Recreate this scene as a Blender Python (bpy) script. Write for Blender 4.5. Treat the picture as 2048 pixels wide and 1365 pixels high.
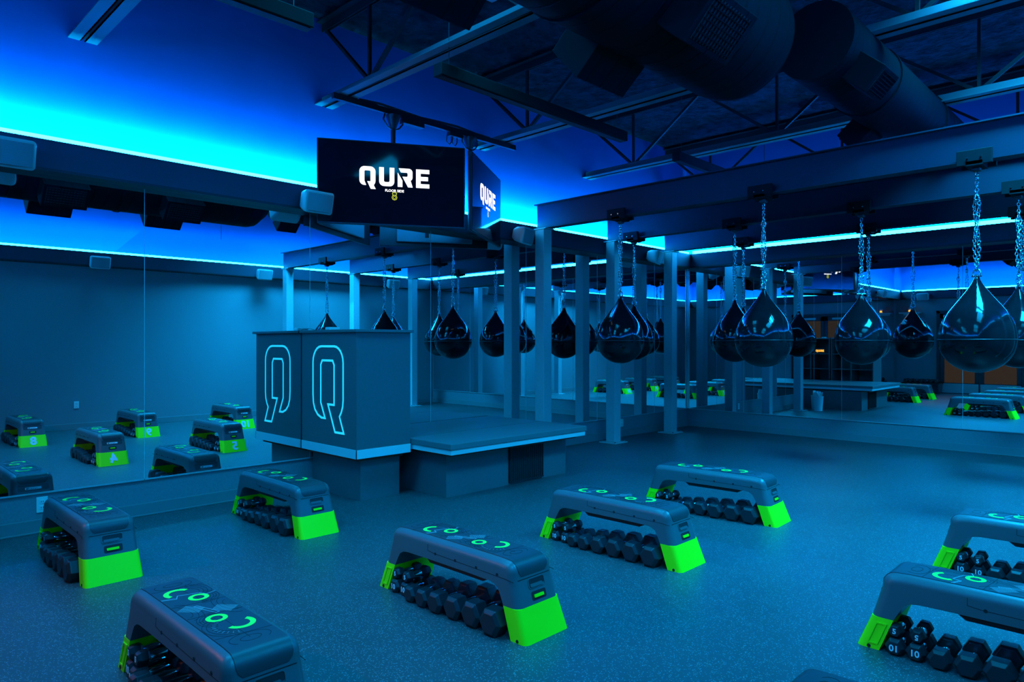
import bpy, bmesh, math, random
from mathutils import Vector, Matrix
PI = math.pi
S = bpy.context.scene
for o in list(bpy.data.objects): bpy.data.objects.remove(o)
COL = S.collection
random.seed(7)

# ------------------------------------------------------------------ camera
IW, IH = 2048, 1365
FPX, HOR = 1382.0, 686.5
cam = bpy.data.cameras.new('camera'); co = bpy.data.objects.new('camera', cam); COL.objects.link(co)
cam.sensor_width = 36.0; cam.lens = 36.0*FPX/IW
cam.shift_y = (HOR-IH/2)/IW
cam.clip_start = 0.05; cam.clip_end = 100
YAW = math.radians(44.35)
co.location = (0, 0, 1.41); co.rotation_euler = (PI/2, 0, YAW-PI/2)
S.camera = co
# ------------------------------------------------------------------ view, world
S.view_settings.view_transform = 'Standard'
try: S.view_settings.look = 'None'
except Exception: pass
S.view_settings.exposure = 0.0; S.view_settings.gamma = 1.0
S.view_settings.use_curve_mapping = False
W = bpy.data.worlds.new('world'); S.world = W; W.use_nodes = True
W.node_tree.nodes['Background'].inputs[0].default_value = (0, 0.001, 0.003, 1)
W.node_tree.nodes['Background'].inputs[1].default_value = 1
try:
    S.cycles.max_bounces = 12; S.cycles.glossy_bounces = 8; S.cycles.diffuse_bounces = 4
    S.cycles.sample_clamp_indirect = 4
except Exception: pass

# ------------------------------------------------------------------ room numbers (metres)
WA, WB, WC, WD = 6.10, 10.52, -1.35, -0.75       # left wall y, back wall x, front wall x, right wall y
SOF0, SOF1, SOFD = 2.67, 2.90, 0.14               # soffit bottom, top, depth
CEIL = 4.62
MB0, MB1 = 0.30, 2.69                             # mirror bottom, top
LEDC = (0.0012, 0.44, 1.0)
LEDF, LEDB = 60.0, 1850.0                         # room side, wall side
TEAL = (0.004, 0.44, 1.0)

def spot(name, loc, target, col, power, size=0.15, angle=100, blend=0.6):
    l = bpy.data.lights.new(name, 'SPOT'); l.color = col; l.energy = power
    l.shadow_soft_size = size; l.spot_size = math.radians(angle); l.spot_blend = blend
    o = bpy.data.objects.new(name, l); COL.objects.link(o); o.location = loc
    o.rotation_euler = (Vector(target)-Vector(loc)).to_track_quat('-Z', 'Y').to_euler()
    return o
# unseen fill lamps added to light the floor and decks (housings built below)
FILL_LAMPS = [((0.6, 3.9, 4.10), 84, 'far left, beside the wide duct', (0, -0.5)), ((1.0, 0.5, 4.10), 66, 'nearly above the camera', (0.3, -0.4)),
         ((3.2, 3.75, 4.36), 72, 'left of the wide duct, before the stage', (0, 0)), ((4.2, 0.3, 4.36), 118, 'right of the wide duct', (0.38, 0)),
         ((6.2, 0.6, 4.36), 500, 'nearest the hanging bags', (0.05, -0.2))]
def panel_light(name, loc, col, power, sx, sy, spread, tilt):
    l = bpy.data.lights.new(name, 'AREA'); l.shape = 'RECTANGLE'; l.size = sx; l.size_y = sy; l.energy = power; l.color = col
    l.spread = math.radians(spread)
    o = bpy.data.objects.new(name, l); COL.objects.link(o); o.location = loc; o.rotation_euler = (tilt[0], tilt[1], 0)
    return o
for p, e, w, ti in FILL_LAMPS: panel_light('added_fill_light', p, TEAL, e, 1.9, 1.1, 112, ti)
# the two small amber lamps on the shelf by the doors
for p in [(-1.12, 5.62, 2.36), (-1.12, 5.82, 2.36)]:
    spot('amber_lamp_beam', p, (0.9, 3.4, 0.1), (1.0, 0.20, 0.04), 26, 0.03, 62, 0.9)

# ------------------------------------------------------------------ materials
def mat(name, col, rough=0.6, metal=0.0, spec=0.5, emit=None, es=0.0, coat=0.0):
    m = bpy.data.materials.new(name); m.use_nodes = True
    b = m.node_tree.nodes['Principled BSDF']
    b.inputs['Base Color'].default_value = (*col, 1); b.inputs['Roughness'].default_value = rough
    b.inputs['Metallic'].default_value = metal; b.inputs['Specular IOR Level'].default_value = spec
    if coat: b.inputs['Coat Weight'].default_value = coat; b.inputs['Coat Roughness'].default_value = 0.05
    if emit:
        b.inputs['Emission Color'].default_value = (*emit, 1); b.inputs['Emission Strength'].default_value = es
    return m
def noisy(m, scale, amt, bump=0.0, detail=3, bdist=0.01, coord='Object'):
    """vary the base colour a little with a noise and add a bump"""
    nt = m.node_tree; b = nt.nodes['Principled BSDF']; base = list(b.inputs['Base Color'].default_value)
    tc = nt.nodes.new('ShaderNodeTexCoord'); n = nt.nodes.new('ShaderNodeTexNoise')
    n.inputs['Scale'].default_value = scale; n.inputs['Detail'].default_value = detail
    nt.links.new(tc.outputs[coord], n.inputs['Vector'])
    r = nt.nodes.new('ShaderNodeValToRGB')
    r.color_ramp.elements[0].position = 0.3; r.color_ramp.elements[1].position = 0.7
    r.color_ramp.elements[0].color = [c*(1-amt) for c in base[:3]]+[1]
    r.color_ramp.elements[1].color = [min(1, c*(1+amt)) for c in base[:3]]+[1]
    nt.links.new(n.outputs['Fac'], r.inputs['Fac']); nt.links.new(r.outputs['Color'], b.inputs['Base Color'])
    if bump:
        bp = nt.nodes.new('ShaderNodeBump'); bp.inputs['Strength'].default_value = bump
        bp.inputs['Distance'].default_value = bdist
        nt.links.new(n.outputs['Fac'], bp.inputs['Height']); nt.links.new(bp.outputs['Normal'], b.inputs['Normal'])
    return m
M = {}
M['wall_low'] = noisy(mat('grey_wall_paint', (0.20, 0.225, 0.245), 0.7), 60, 0.06, 0.1)
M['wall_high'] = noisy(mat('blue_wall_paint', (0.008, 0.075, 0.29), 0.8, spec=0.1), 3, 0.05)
M['soffit'] = mat('dark_soffit_paint', (0.03, 0.034, 0.06), 0.6)
M['black_trim'] = mat('black_trim', (0.012, 0.012, 0.015), 0.5)
M['base'] = mat('grey_vinyl_baseboard', (0.20, 0.21, 0.22), 0.45)
M['steel'] = noisy(mat('grey_painted_steel', (0.42, 0.44, 0.46), 0.45), 30, 0.05)
M['truss'] = mat('white_painted_truss_steel', (0.11, 0.12, 0.135), 0.6, spec=0.1)
M['beam'] = mat('dark_painted_beam_steel', (0.012, 0.014, 0.03), 0.5, spec=0.3)
M['web'] = mat('dark_truss_web_steel', (0.010, 0.011, 0.012), 0.6, spec=0.2)
M['duct'] = mat('dull_dark_duct', (0.004, 0.0045, 0.0065), 0.7, 0.0, spec=0.05)
M['black'] = mat('black_satin', (0.015, 0.015, 0.018), 0.4)
M['chrome'] = mat('chrome', (0.75, 0.77, 0.8), 0.16, 1.0)
M['chain'] = mat('zinc_chain', (0.62, 0.65, 0.7), 0.25, 1.0)
M['white'] = mat('white_plastic', (0.75, 0.77, 0.78), 0.45)
M['spk'] = mat('grey_speaker_shell', (0.50, 0.52, 0.55), 0.5)
M['grille'] = mat('grey_speaker_grille', (0.22, 0.23, 0.26), 0.7)
M['lime'] = mat('lime_plastic', (0.33, 0.93, 0.004), 0.5, spec=0.25)
M['mint'] = mat('mint_print', (0.15, 0.95, 0.10), 0.6, spec=0.2)
M['deck'] = noisy(mat('grey_textured_plastic', (0.10, 0.105, 0.115), 0.36), 500, 0.10, 0.15, bdist=0.001)
M['decktop'] = mat('charcoal_rubber_mat', (0.042, 0.045, 0.05), 0.42)
M['line'] = mat('pale_contour_print', (0.45, 0.47, 0.50), 0.5)
M['dline'] = mat('dark_groove', (0.010, 0.010, 0.012), 0.7)
M['tray'] = mat('dark_red_tray', (0.05, 0.012, 0.01), 0.6)
M['rubber'] = mat('black_urethane', (0.017, 0.018, 0.021), 0.40)
M['lampblack'] = mat('matt_black_housing', (0.005, 0.005, 0.006), 0.7, spec=0.15)
M['digit'] = mat('pale_digits', (0.80, 0.82, 0.85), 0.6)
M['bag'] = noisy(mat('black_glossy_vinyl', (0.006, 0.007, 0.009), 0.10, spec=0.30), 7, 0.2, 0.10, bdist=0.02)
M['podium'] = noisy(mat('grey_laminate', (0.12, 0.125, 0.13), 0.42), 40, 0.04)
M['podtop'] = mat('dark_grey_counter', (0.13, 0.135, 0.14), 0.35)
M['band'] = mat('white_laminate_band', (0.68, 0.70, 0.72), 0.4)
M['slab'] = noisy(mat('grey_rubber_stage_top', (0.15, 0.155, 0.16), 0.5), 200, 0.15, 0.1, bdist=0.002)
M['toe'] = mat('rust_red_toe_strip', (0.75, 0.035, 0.02), 0.6)
M['emblem'] = mat('lit_outline', (0.8, 0.82, 0.85), 0.5, emit=(0.015, 0.60, 0.80), es=0.85)
M['screen'] = mat('black_glass_screen', (0.003, 0.003, 0.006), 0.06, spec=0.6, emit=(0.0, 0.002, 0.012), es=0.4)
M['glow_white'] = mat('lit_white_letters', (0, 0, 0), 0.5, emit=(1.0, 0.95, 0.97), es=1.6)
M['glow_yellow'] = mat('lit_yellow_icon', (0, 0, 0), 0.5, emit=(0.75, 0.80, 0.02), es=0.9)
M['glow_amber'] = mat('lit_amber', (0, 0, 0), 0.5, emit=(1.0, 0.33, 0.03), es=3.0)
M['led'] = mat('led_strip_light', (0, 0, 0), 0.5, emit=(0.006, 0.44, 1.0), es=LEDF)
M['ledb'] = mat('led_strip_light_wall_side', (0, 0, 0), 0.5, emit=LEDC, es=LEDB)
M['bulb'] = mat('lamp_lens', (0, 0, 0), 0.5, emit=TEAL, es=3.0)
M['mirror'] = mat('mirror_glass', (0.80, 0.87, 0.90), 0.0, 1.0)
M['mirror_edge'] = mat('polished_glass_edge', (0.55, 0.62, 0.66), 0.25, 0.4)
M['door'] = mat('dark_bronze_door_frame', (0.03, 0.03, 0.035), 0.4)
M['kick'] = mat('brushed_steel_kick_plate', (0.5, 0.52, 0.55), 0.35, 0.7)
M['pane'] = mat('brown_lit_door_glass', (0.002, 0.002, 0.002), 0.5, spec=0.05, emit=(0.034, 0.021, 0.014), es=1.0)
M['mesh'] = mat('black_vent_mesh', (0.008, 0.008, 0.01), 0.7)

def floor_mat():
    m = mat('speckled_rubber_floor', (0.1, 0.1, 0.1), 0.42, spec=0.5); nt = m.node_tree; b = nt.nodes['Principled BSDF']
    tc = nt.nodes.new('ShaderNodeTexCoord')
    v = nt.nodes.new('ShaderNodeTexVoronoi'); v.inputs['Scale'].default_value = 185
    nt.links.new(tc.outputs['Object'], v.inputs['Vector'])
    sep = nt.nodes.new('ShaderNodeSeparateColor'); nt.links.new(v.outputs['Color'], sep.inputs[0])
    gt = nt.nodes.new('ShaderNodeMath'); gt.operation = 'GREATER_THAN'; gt.inputs[1].default_value = 0.84
    nt.links.new(sep.outputs[0], gt.inputs[0])
    lt = nt.nodes.new('ShaderNodeMath'); lt.operation = 'LESS_THAN'; lt.inputs[1].default_value = 0.5
    nt.links.new(v.outputs['Distance'], lt.inputs[0])
    mu = nt.nodes.new('ShaderNodeMath'); mu.operation = 'MULTIPLY'
    nt.links.new(gt.outputs[0], mu.inputs[0]); nt.links.new(lt.outputs[0], mu.inputs[1])
    n = nt.nodes.new('ShaderNodeTexNoise'); n.inputs['Scale'].default_value = 1.3; n.inputs['Detail'].default_value = 3
    nt.links.new(tc.outputs['Object'], n.inputs['Vector'])
    r = nt.nodes.new('ShaderNodeValToRGB')
    r.color_ramp.elements[0].color = (0.050, 0.053, 0.055, 1); r.color_ramp.elements[1].color = (0.066, 0.070, 0.073, 1)
    nt.links.new(n.outputs['Fac'], r.inputs['Fac'])
    mx = nt.nodes.new('ShaderNodeMix'); mx.data_type = 'RGBA'
    nt.links.new(mu.outputs[0], mx.inputs[0]); nt.links.new(r.outputs['Color'], mx.inputs[6])
    mx.inputs[7].default_value = (0.20, 0.25, 0.26, 1)
    nt.links.new(mx.outputs[2], b.inputs['Base Color'])
    return m
M['floor'] = floor_mat()
def ceil_mat():
    m = noisy(mat('sprayed_roof_insulation', (0.012, 0.013, 0.016), 0.95, spec=0.1), 9, 0.85, 1.0, 8, 0.08)
    return m
M['ceil'] = ceil_mat()
def duct_mat():
    m = M['duct']; nt = m.node_tree; b = nt.nodes['Principled BSDF']
    tc = nt.nodes.new('ShaderNodeTexCoord'); w = nt.nodes.new('ShaderNodeTexWave'); w.wave_type = 'BANDS'; w.bands_direction = 'X'
    w.inputs['Scale'].default_value = 2.2; w.inputs['Distortion'].default_value = 0
    mp = nt.nodes.new('ShaderNodeValToRGB'); mp.color_ramp.elements[0].position = 0.93; mp.color_ramp.elements[1].position = 1.0
    bp = nt.nodes.new('ShaderNodeBump'); bp.inputs['Strength'].default_value = 0.8; bp.inputs['Distance'].default_value = 0.01
    nt.links.new(tc.outputs['Object'], w.inputs['Vector']); nt.links.new(w.outputs['Color'], mp.inputs['Fac'])
    nt.links.new(mp.outputs['Color'], bp.inputs['Height']); nt.links.new(bp.outputs['Normal'], b.inputs['Normal'])
duct_mat()

# ------------------------------------------------------------------ mesh helpers
class B:
    """collects shapes; build() links them as ONE mesh object"""
    def __init__(s): s.bm = bmesh.new(); s.k = 0
    def slot(s, k): s.k = k; return s
    def _f(s, vs):
        try:
            f = s.bm.faces.new(vs); f.material_index = s.k; return f
        except ValueError: return None
    def box(s, x0, x1, y0, y1, z0, z1, m=None):
        P = [(x, y, z) for z in (z0, z1) for y in (y0, y1) for x in (x0, x1)]
        v = [s.bm.verts.new((m @ Vector(p)) if m else p) for p in P]
        for q in ((0, 2, 3, 1), (4, 5, 7, 6), (0, 1, 5, 4), (2, 6, 7, 3), (0, 4, 6, 2), (1, 3, 7, 5)): s._f([v[i] for i in q])
        return s
    def tube(s, pts, r, n=8, closed=False, caps=True):
        pts = [Vector(p) for p in pts]; L = len(pts); rings = []
        ref = None
        for i, p in enumerate(pts):
            a = pts[(i-1) % L] if (closed or i > 0) else p
            b = pts[(i+1) % L] if (closed or i < L-1) else p
            t = (b-a).normalized()
            if ref is None:
                ref = t.orthogonal().normalized()
            ref = (ref - t*ref.dot(t)).normalized(); bi = t.cross(ref)
            rr = r[i] if isinstance(r, (list, tuple)) else r
            rings.append([s.bm.verts.new(p+(ref*math.cos(2*PI*j/n)+bi*math.sin(2*PI*j/n))*rr) for j in range(n)])
        for i in range(L if closed else L-1):
            a, b = rings[i], rings[(i+1) % L]
            for j in range(n): s._f([a[j], a[(j+1) % n], b[(j+1) % n], b[j]])
        if caps and not closed: s._f(rings[0][::-1]); s._f(rings[-1])
        return s
    def lathe(s, prof, n=32, center=(0, 0, 0), fn=None):
        rings = []; c = Vector(center)
        for r, z in prof:
            ring = []
            for j in range(n):
                a = 2*PI*j/n; rr = r*(fn(a, z) if fn else 1)
                ring.append(s.bm.verts.new(c+Vector((rr*math.cos(a), rr*math.sin(a), z))))
            rings.append(ring)
        for i in range(len(rings)-1):
            a, b = rings[i], rings[i+1]
            for j in range(n): s._f([a[j], a[(j+1) % n], b[(j+1) % n], b[j]])
        s._f(rings[0][::-1]); s._f(rings[-1])
        return s
    def prism(s, poly, d0, d1, fr):
        """polygon (a,b) extruded from depth d0 to d1; fr maps (a,b,d) to a point"""
        v0 = [s.bm.verts.new(fr(a, b, d0)) for a, b in poly]; v1 = [s.bm.verts.new(fr(a, b, d1)) for a, b in poly]
        n = len(poly); s._f(v0[::-1]); s._f(v1)
        for i in range(n): s._f([v0[i], v0[(i+1) % n], v1[(i+1) % n], v1[i]])
        return s
    def strip(s, pts, w, fr, d0=0.0, d1=0.001, closed=False):
        """flat band of width w following 2D points"""
        P = [Vector(p) for p in pts]; n = len(P)
        L, R = [], []
        for i in range(n):
            a = P[(i-1) % n] if (closed or i > 0) else P[i]; b = P[(i+1) % n] if (closed or i < n-1) else P[i]
            d1_ = (P[i]-a); d2_ = (b-P[i])
            if d1_.length < 1e-9: d1_ = d2_
            if d2_.length < 1e-9: d2_ = d1_
            d1n, d2n = d1_.normalized(), d2_.normalized()
            t = (d1n+d2n)
            t = t.normalized() if t.length > 1e-6 else d1n
            nn = Vector((-t.y, t.x)); k = max(0.5, nn.dot(Vector((-d1n.y, d1n.x))))
            L.append(P[i]+nn*w/2/k); R.append(P[i]-nn*w/2/k)
        for lev in (d0, d1):
            pass
        tl = [s.bm.verts.new(fr(p.x, p.y, d1)) for p in L]; tr = [s.bm.verts.new(fr(p.x, p.y, d1)) for p in R]
        bl = [s.bm.verts.new(fr(p.x, p.y, d0)) for p in L]; br = [s.bm.verts.new(fr(p.x, p.y, d0)) for p in R]
        for i in range(n if closed else n-1):
            j = (i+1) % n
            s._f([tr[i], tr[j], tl[j], tl[i]]); s._f([tl[i], tl[j], bl[j], bl[i]]); s._f([br[i], br[j], tr[j], tr[i]])
        return s
    def build(s, name, m, parent=None, smooth=False, bevel=0, seg=2, recalc=True):
        if recalc: bmesh.ops.recalc_face_normals(s.bm, faces=s.bm.faces)
        me = bpy.data.meshes.new(name); s.bm.to_mesh(me); s.bm.free()
        for mm in (m if isinstance(m, (list, tuple)) else [m]): me.materials.append(mm)
        if smooth:
            for p in me.polygons: p.use_smooth = True
            if smooth != 'all':
                try: me.set_sharp_from_angle(angle=math.radians(smooth if smooth is not True else 40))
                except Exception: pass
        o = bpy.data.objects.new(name, me); COL.objects.link(o)
        if parent: o.parent = parent
        if bevel:
            bv = o.modifiers.new('bevel', 'BEVEL'); bv.width = bevel; bv.segments = seg; bv.limit_method = 'ANGLE'
            bv.angle_limit = math.radians(35); bv.harden_normals = False
        return o
def empty(name, loc=(0, 0, 0), rz=0.0):
    o = bpy.data.objects.new(name, None); COL.objects.link(o); o.location = loc; o.rotation_euler = (0, 0, rz)
    o.empty_display_size = 0.1; return o
def tag(o, label, cat, group=None):
    o['label'] = label; o['category'] = cat
    if group: o['group'] = group
    return o
def struct(o): o['kind'] = 'structure'; return o
def copy_tree(o, parent=None):
    c = o.copy(); COL.objects.link(c)
    if parent: c.parent = parent
    for ch in [x for x in ALLCH.get(o.name, [])]: copy_tree(ch, c)
    return c
ALLCH = {}
def index_children():
    ALLCH.clear()
    for x in bpy.data.objects:
        if x.parent: ALLCH.setdefault(x.parent.name, []).append(x)
FONT = None
def text_mesh(name, txt, size, m, parent, mtx, extrude=0.0006, bold=0.0, align='CENTER'):
    cu = bpy.data.curves.new(name, 'FONT'); cu.body = txt; cu.size = size; cu.extrude = extrude; cu.offset = bold
    cu.align_x = align; cu.align_y = 'CENTER'; cu.resolution_u = 3
    t = bpy.data.objects.new(name, cu); COL.objects.link(t)
    dg = bpy.context.evaluated_depsgraph_get(); dg.update()
    me = bpy.data.meshes.new_from_object(t.evaluated_get(dg)); me.name = name
    bpy.data.objects.remove(t); bpy.data.curves.remove(cu)
    me.transform(mtx); me.materials.clear(); me.materials.append(m)
    o = bpy.data.objects.new(name, me); COL.objects.link(o)
    if parent: o.parent = parent
    return o
def basis(o, x, y, z):
    m = Matrix.Identity(4)
    for i, v in enumerate((x, y, z)):
        for j in range(3): m[j][i] = v[j]
    m.translation = Vector(o); return m
def arc(cx, cy, r, a0, a1, n=6, ry=None):
    ry = ry or r
    return [(cx+r*math.cos(math.radians(a0+(a1-a0)*i/n)), cy+ry*math.sin(math.radians(a0+(a1-a0)*i/n))) for i in range(n+1)]

# ------------------------------------------------------------------ room shell
struct(B().box(WC-0.2, WB+0.2, WD-0.2, WA+0.25, -0.1, 0).build('floor', M['floor']))
struct(B().box(WC-0.3, WB+0.3, WD-0.3, WA+0.35, CEIL, CEIL+0.1).build('ceiling', M['ceil']))
def wall(name, low, high):
    b = B(); b.slot(0).box(*low); b.slot(1).box(*high)
    return struct(b.build(name, [M['wall_low'], M['wall_high']]))
SP = SOF1-0.06
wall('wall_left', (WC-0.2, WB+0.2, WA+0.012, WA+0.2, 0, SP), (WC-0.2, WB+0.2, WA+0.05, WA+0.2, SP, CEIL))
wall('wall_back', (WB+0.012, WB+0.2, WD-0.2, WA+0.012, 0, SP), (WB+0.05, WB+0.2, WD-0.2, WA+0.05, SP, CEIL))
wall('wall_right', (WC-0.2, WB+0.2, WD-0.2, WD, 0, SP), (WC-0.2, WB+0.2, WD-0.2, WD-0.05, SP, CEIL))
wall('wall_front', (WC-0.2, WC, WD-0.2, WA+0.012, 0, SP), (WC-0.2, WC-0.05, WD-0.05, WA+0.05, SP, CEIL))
def soffit(name, b4):
    x0, x1, y0, y1, ax, sg = b4
    b = B(); b.slot(0).box(x0, x1, y0, y1, SOF0+0.02, SOF1); b.slot(1)
    if ax == 'y': b.box(x0, x1, min(y0, y1)-0.004, max(y0, y1)+0.004, SOF0, SOF0+0.02)
    else: b.box(min(x0, x1)-0.004, max(x0, x1)+0.004, y0, y1, SOF0, SOF0+0.02)
    return struct(b.build(name, [M['soffit'], M['black_trim']]))
soffit('trim_1', (WC+SOFD, WB-SOFD, WA-SOFD, WA+0.04, 'y', 1))
soffit('trim_2', (WB-SOFD, WB+0.04, WD-0.04, WA+0.04, 'x', 1))
soffit('trim_3', (WC+SOFD, WB-SOFD, WD-0.04, WD+SOFD, 'y', 1))
soffit('trim_4', (WC-0.04, WC+SOFD, WD-0.04, WA+0.04, 'x', 1))
# LED strips on the soffit ledges
LH = 0.030
def led(box, label):
    x0, x1, y0, y1, z0, z1 = box; b = B()
    b.bm.verts.ensure_lookup_table()
    b.slot(0).box(*box)
    cx, cy = (WB+WC)/2, (WA+WD)/2
    for f in b.bm.faces:
        c = f.calc_center_median(); f.normal_update()
        if x1-x0 > 1: q = abs(c.y-(y0+y1)/2) > (y1-y0)*0.4; inner = abs(c.y-cy) < abs((y0+y1)/2-cy)
        else: q = abs(c.x-(x0+x1)/2) > (x1-x0)*0.4; inner = abs(c.x-cx) < abs((x0+x1)/2-cx)
        f.material_index = 0 if (q and inner) else (1 if q else 2)
    e = b.build('led_strip', [M['led'], M['ledb'], M['black_trim']]); tag(e, label, 'light strip'); return e
led((WC+0.2, WB-0.17, WA-SOFD+0.012, WA-SOFD+0.024, SOF1, SOF1+LH), 'cyan LED strip on the soffit above the left mirror wall')
led((WB-SOFD+0.012, WB-SOFD+0.024, WD+0.17, WA-0.17, SOF1, SOF1+LH+0.02), 'glowing cyan LED strip on the soffit of the back wall, behind the bag beams')
led((WC+0.2, WB-0.17, WD+SOFD-0.024, WD+SOFD-0.012, SOF1, SOF1+LH), 'glowing cyan LED strip on the right wall soffit, seen only in the left mirror')
led((WC+SOFD-0.024, WC+SOFD-0.012, WD+0.17, WA-0.17, SOF1, SOF1+LH), 'glowing cyan LED strip over the double doors, seen only in the back mirror')
# baseboards
struct(B().box(WC, WB, WA-0.012, WA+0.012, 0, 0.10).box(WC, WB, WA-0.026, WA+0.012, 0, 0.012).build('baseboard_left', M['base'], bevel=0.003))
struct(B().box(WB-0.012, WB+0.012, WD, WA-0.012, 0, 0.10).box(WB-0.026, WB+0.012, WD, WA-0.026, 0, 0.012).build('baseboard_back', M['base'], bevel=0.003))
struct(B().box(WC, WB, WD-0.01, WD+0.012, 0, 0.10).build('baseboard_right', M['base'], bevel=0.003))
struct(B().box(WC-0.01, WC+0.012, 5.05, WA, 0, 0.10).box(WC-0.01, WC+0.012, WD, 3.0, 0, 0.10).build('baseboard_front', M['base'], bevel=0.003))
# mirrors: panels 1.5 m wide
G = 0.0022
def panel(b, label, grp):
    x0, x1, y0, y1 = b
    e = empty('mirror_panel', ((x0+x1)/2, (y0+y1)/2, MB0)); tag(e, label, 'mirror', grp)
    o = B().box(x0-e.location.x, x1-e.location.x, y0-e.location.y, y1-e.location.y, 0, MB1-MB0).build('glass', M['mirror'], e)
    if x1-x0 > 0.1: B().box(x1-e.location.x+0.0004, x1-e.location.x+0.0040, -0.0045, 0.002, 0, MB1-MB0).build('edge_strip', M['band'], e)
    else: B().box(-0.0045, 0.002, y0-e.location.y-0.0040, y0-e.location.y-0.0004, 0, MB1-MB0).build('edge_strip', M['band'], e)
    if x1-x0 > 0.1:
        B().box(x0-e.location.x, x1-e.location.x, y0-e.location.y-0.004, y1-e.location.y, -0.012, 0.0).build('edge_channel', M['mirror_edge'], e)
    else:
        B().box(x0-e.location.x-0.004, x1-e.location.x, y0-e.location.y, y1-e.location.y, -0.012, 0.0).build('edge_channel', M['mirror_edge'], e)
    return e
sa = [WC+0.02, -1.06, 0.44, 1.94, 3.43, 4.93, 6.50, 8.0, 9.50, WB-0.012]
na = ['far left end panel', 'left wall panel left of the photo edge', 'left wall panel at the left edge of the photo', 'left wall panel reflecting the deck numbered 9',
      'left wall panel directly behind the logo podium', 'left wall panel behind the raised stage', 'left wall panel between the first and second posts',
      'left wall panel between the second and third posts', 'left wall end panel in the far corner']
for i in range(len(sa)-1):
    if sa[i+1] < 0.3: continue
    panel((sa[i]+G, sa[i+1]-G, WA, WA+0.006), 'frameless mirror, '+na[i], 'mirror panels on the left wall')
sb = [WD+0.02, 0.59, 2.09, 3.59, 5.09, WA-0.012]
nb = ['back wall panel furthest right, mostly outside the photo', 'back wall panel at the right edge, reflecting the double doors', 'back wall panel reflecting the wall shelf and two hanging bags',
      'back wall panel reflecting the stage end, left of centre', 'back wall end panel in the far corner by the third post']
for i in range(len(sb)-1):
    panel((WB, WB+0.006, sb[i]+G, sb[i+1]-G), 'tall frameless mirror: '+nb[i], 'mirror panels on the back wall')
struct(B().box(WB-0.03, WB-0.001, WA-0.03, WA-0.001, MB0-0.01, MB1).build('trim_5', M['chrome'], bevel=0.008))

# ------------------------------------------------------------------ roof trusses
def truss(x, label):
    e = empty('roof_truss', (x, WA+0.05, 3.76)); tag(e, label, 'roof truss', 'steel roof trusses')
    y0, y1 = WD-WA, 0.0
    b = B()
    for s in (-1, 1):
        b.box(min(s*0.012, s*0.10), max(s*0.012, s*0.10), y0, y1, 0, 0.009)
        b.box(min(s*0.012, s*0.021), max(s*0.012, s*0.021), y0, y1, 0, 0.09)
    b.build('bottom_chord', M['truss'], e)
    b = B()
    for s in (-1, 1):
        b.box(min(s*0.012, s*0.08), max(s*0.012, s*0.08), y0, y1, 0.815, 0.825)
        b.box(min(s*0.012, s*0.021), max(s*0.012, s*0.021), y0, y1, 0.74, 0.825)
    b.build('top_chord', M['web'], e)
    top = [6.13, 4.36, 2.40, 0.44]; bot = [5.35, 3.38, 1.42, -0.54]
    off = WA+0.05
    def bar(ya, za, yb, zb, w):
        B().tube([(0, ya-off, za), (0, yb-off, zb)], w, 4).build('web_bar', M['web'], e)
    for k in range(4):
        bar(bot[k], 0.05, bot[k], 0.78, 0.020)
        bar(top[k], 0.78, bot[k], 0.05, 0.022)
        if k < 3: bar(bot[k], 0.05, top[k+1], 0.78, 0.024)
    return e
for x, l in ((1.51, 'first steel roof truss at top left, nearest the camera'), (3.61, 'roof truss ending on the wall just left above the hanging screen'),
             (5.72, 'roof truss holding the right end of the screen rail'), (7.82, 'long roof truss running right above the first bag beam'),
             (9.92, 'farthest roof truss, its web bars showing above the first bag beam')):
    truss(x, l)

# ------------------------------------------------------------------ ducts
def duct(name, x0, x1, y, z, r, label, vents, flare=None):
    e = empty(name, (x0, y, z)); tag(e, label, 'air duct')
    pts, rr = [], []
    n = 14
    for i in range(n+1): pts.append(((x1-x0)*i/n, 0, 0)); rr.append(r)
    if flare:
        pts += [(x1-x0+0.10, 0, 0), (x1-x0+0.25, 0, 0)]; rr += [r*0.94, r*0.62]
    B().tube(pts, rr, 36).build('pipe', M['duct'], e, smooth=60)
    for i in range(1, int((x1-x0)/1.5)+1):
        xx = i*1.5-0.4
        B().tube([(xx, 0, 0), (xx+0.04, 0, 0)], r+0.012, 36).build('joint_band', M['duct'], e, smooth=60)
    for vx, sgn, s in vents:
        m = Matrix.Translation((vx-x0, 0, 0)) @ Matrix.Rotation(sgn*math.radians(48), 4, 'X')
        v = B().box(-s, s, -s*0.62, s*0.62, -r-0.20, -r*0.72, m=m).build('vent_box', M['duct'], e, bevel=0.006)
        g = B()
        g.box(-s*0.84, s*0.84, -s*0.48, s*0.48, -r-0.203, -r-0.198, m=m)
        g.slot(1)
        for k in range(13):
            q = -s*0.78+k*s*1.56/12; g.box(q-0.003, q+0.003, -s*0.48, s*0.48, -r-0.210, -r-0.203, m=m)
        for k in range(7):
            q = -s*0.42+k*s*0.84/6; g.box(-s*0.82, s*0.82, q-0.003, q+0.003, -r-0.212, -r-0.203, m=m)
        g.build('grille', [M['mesh'], M['duct']], v)
    return e
duct('air_duct', WC+0.06, 4.55, 2.28, 3.54, 0.42, 'wide round air duct hanging under the roof in the upper middle, with paired side vents',
     [(0.9, 1, 0.24), (0.9, -1, 0.24), (2.15, 1, 0.24), (2.15, -1, 0.24), (3.5, 1, 0.24), (3.5, -1, 0.24)], True)
duct('air_duct', 5.15, 9.0, 1.95, 3.62, 0.28, 'narrower ribbed air duct at upper right, running on towards the back wall',
     [(5.5, -1, 0.17), (7.0, 1, 0.17), (7.9, -1, 0.17)], True)

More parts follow.
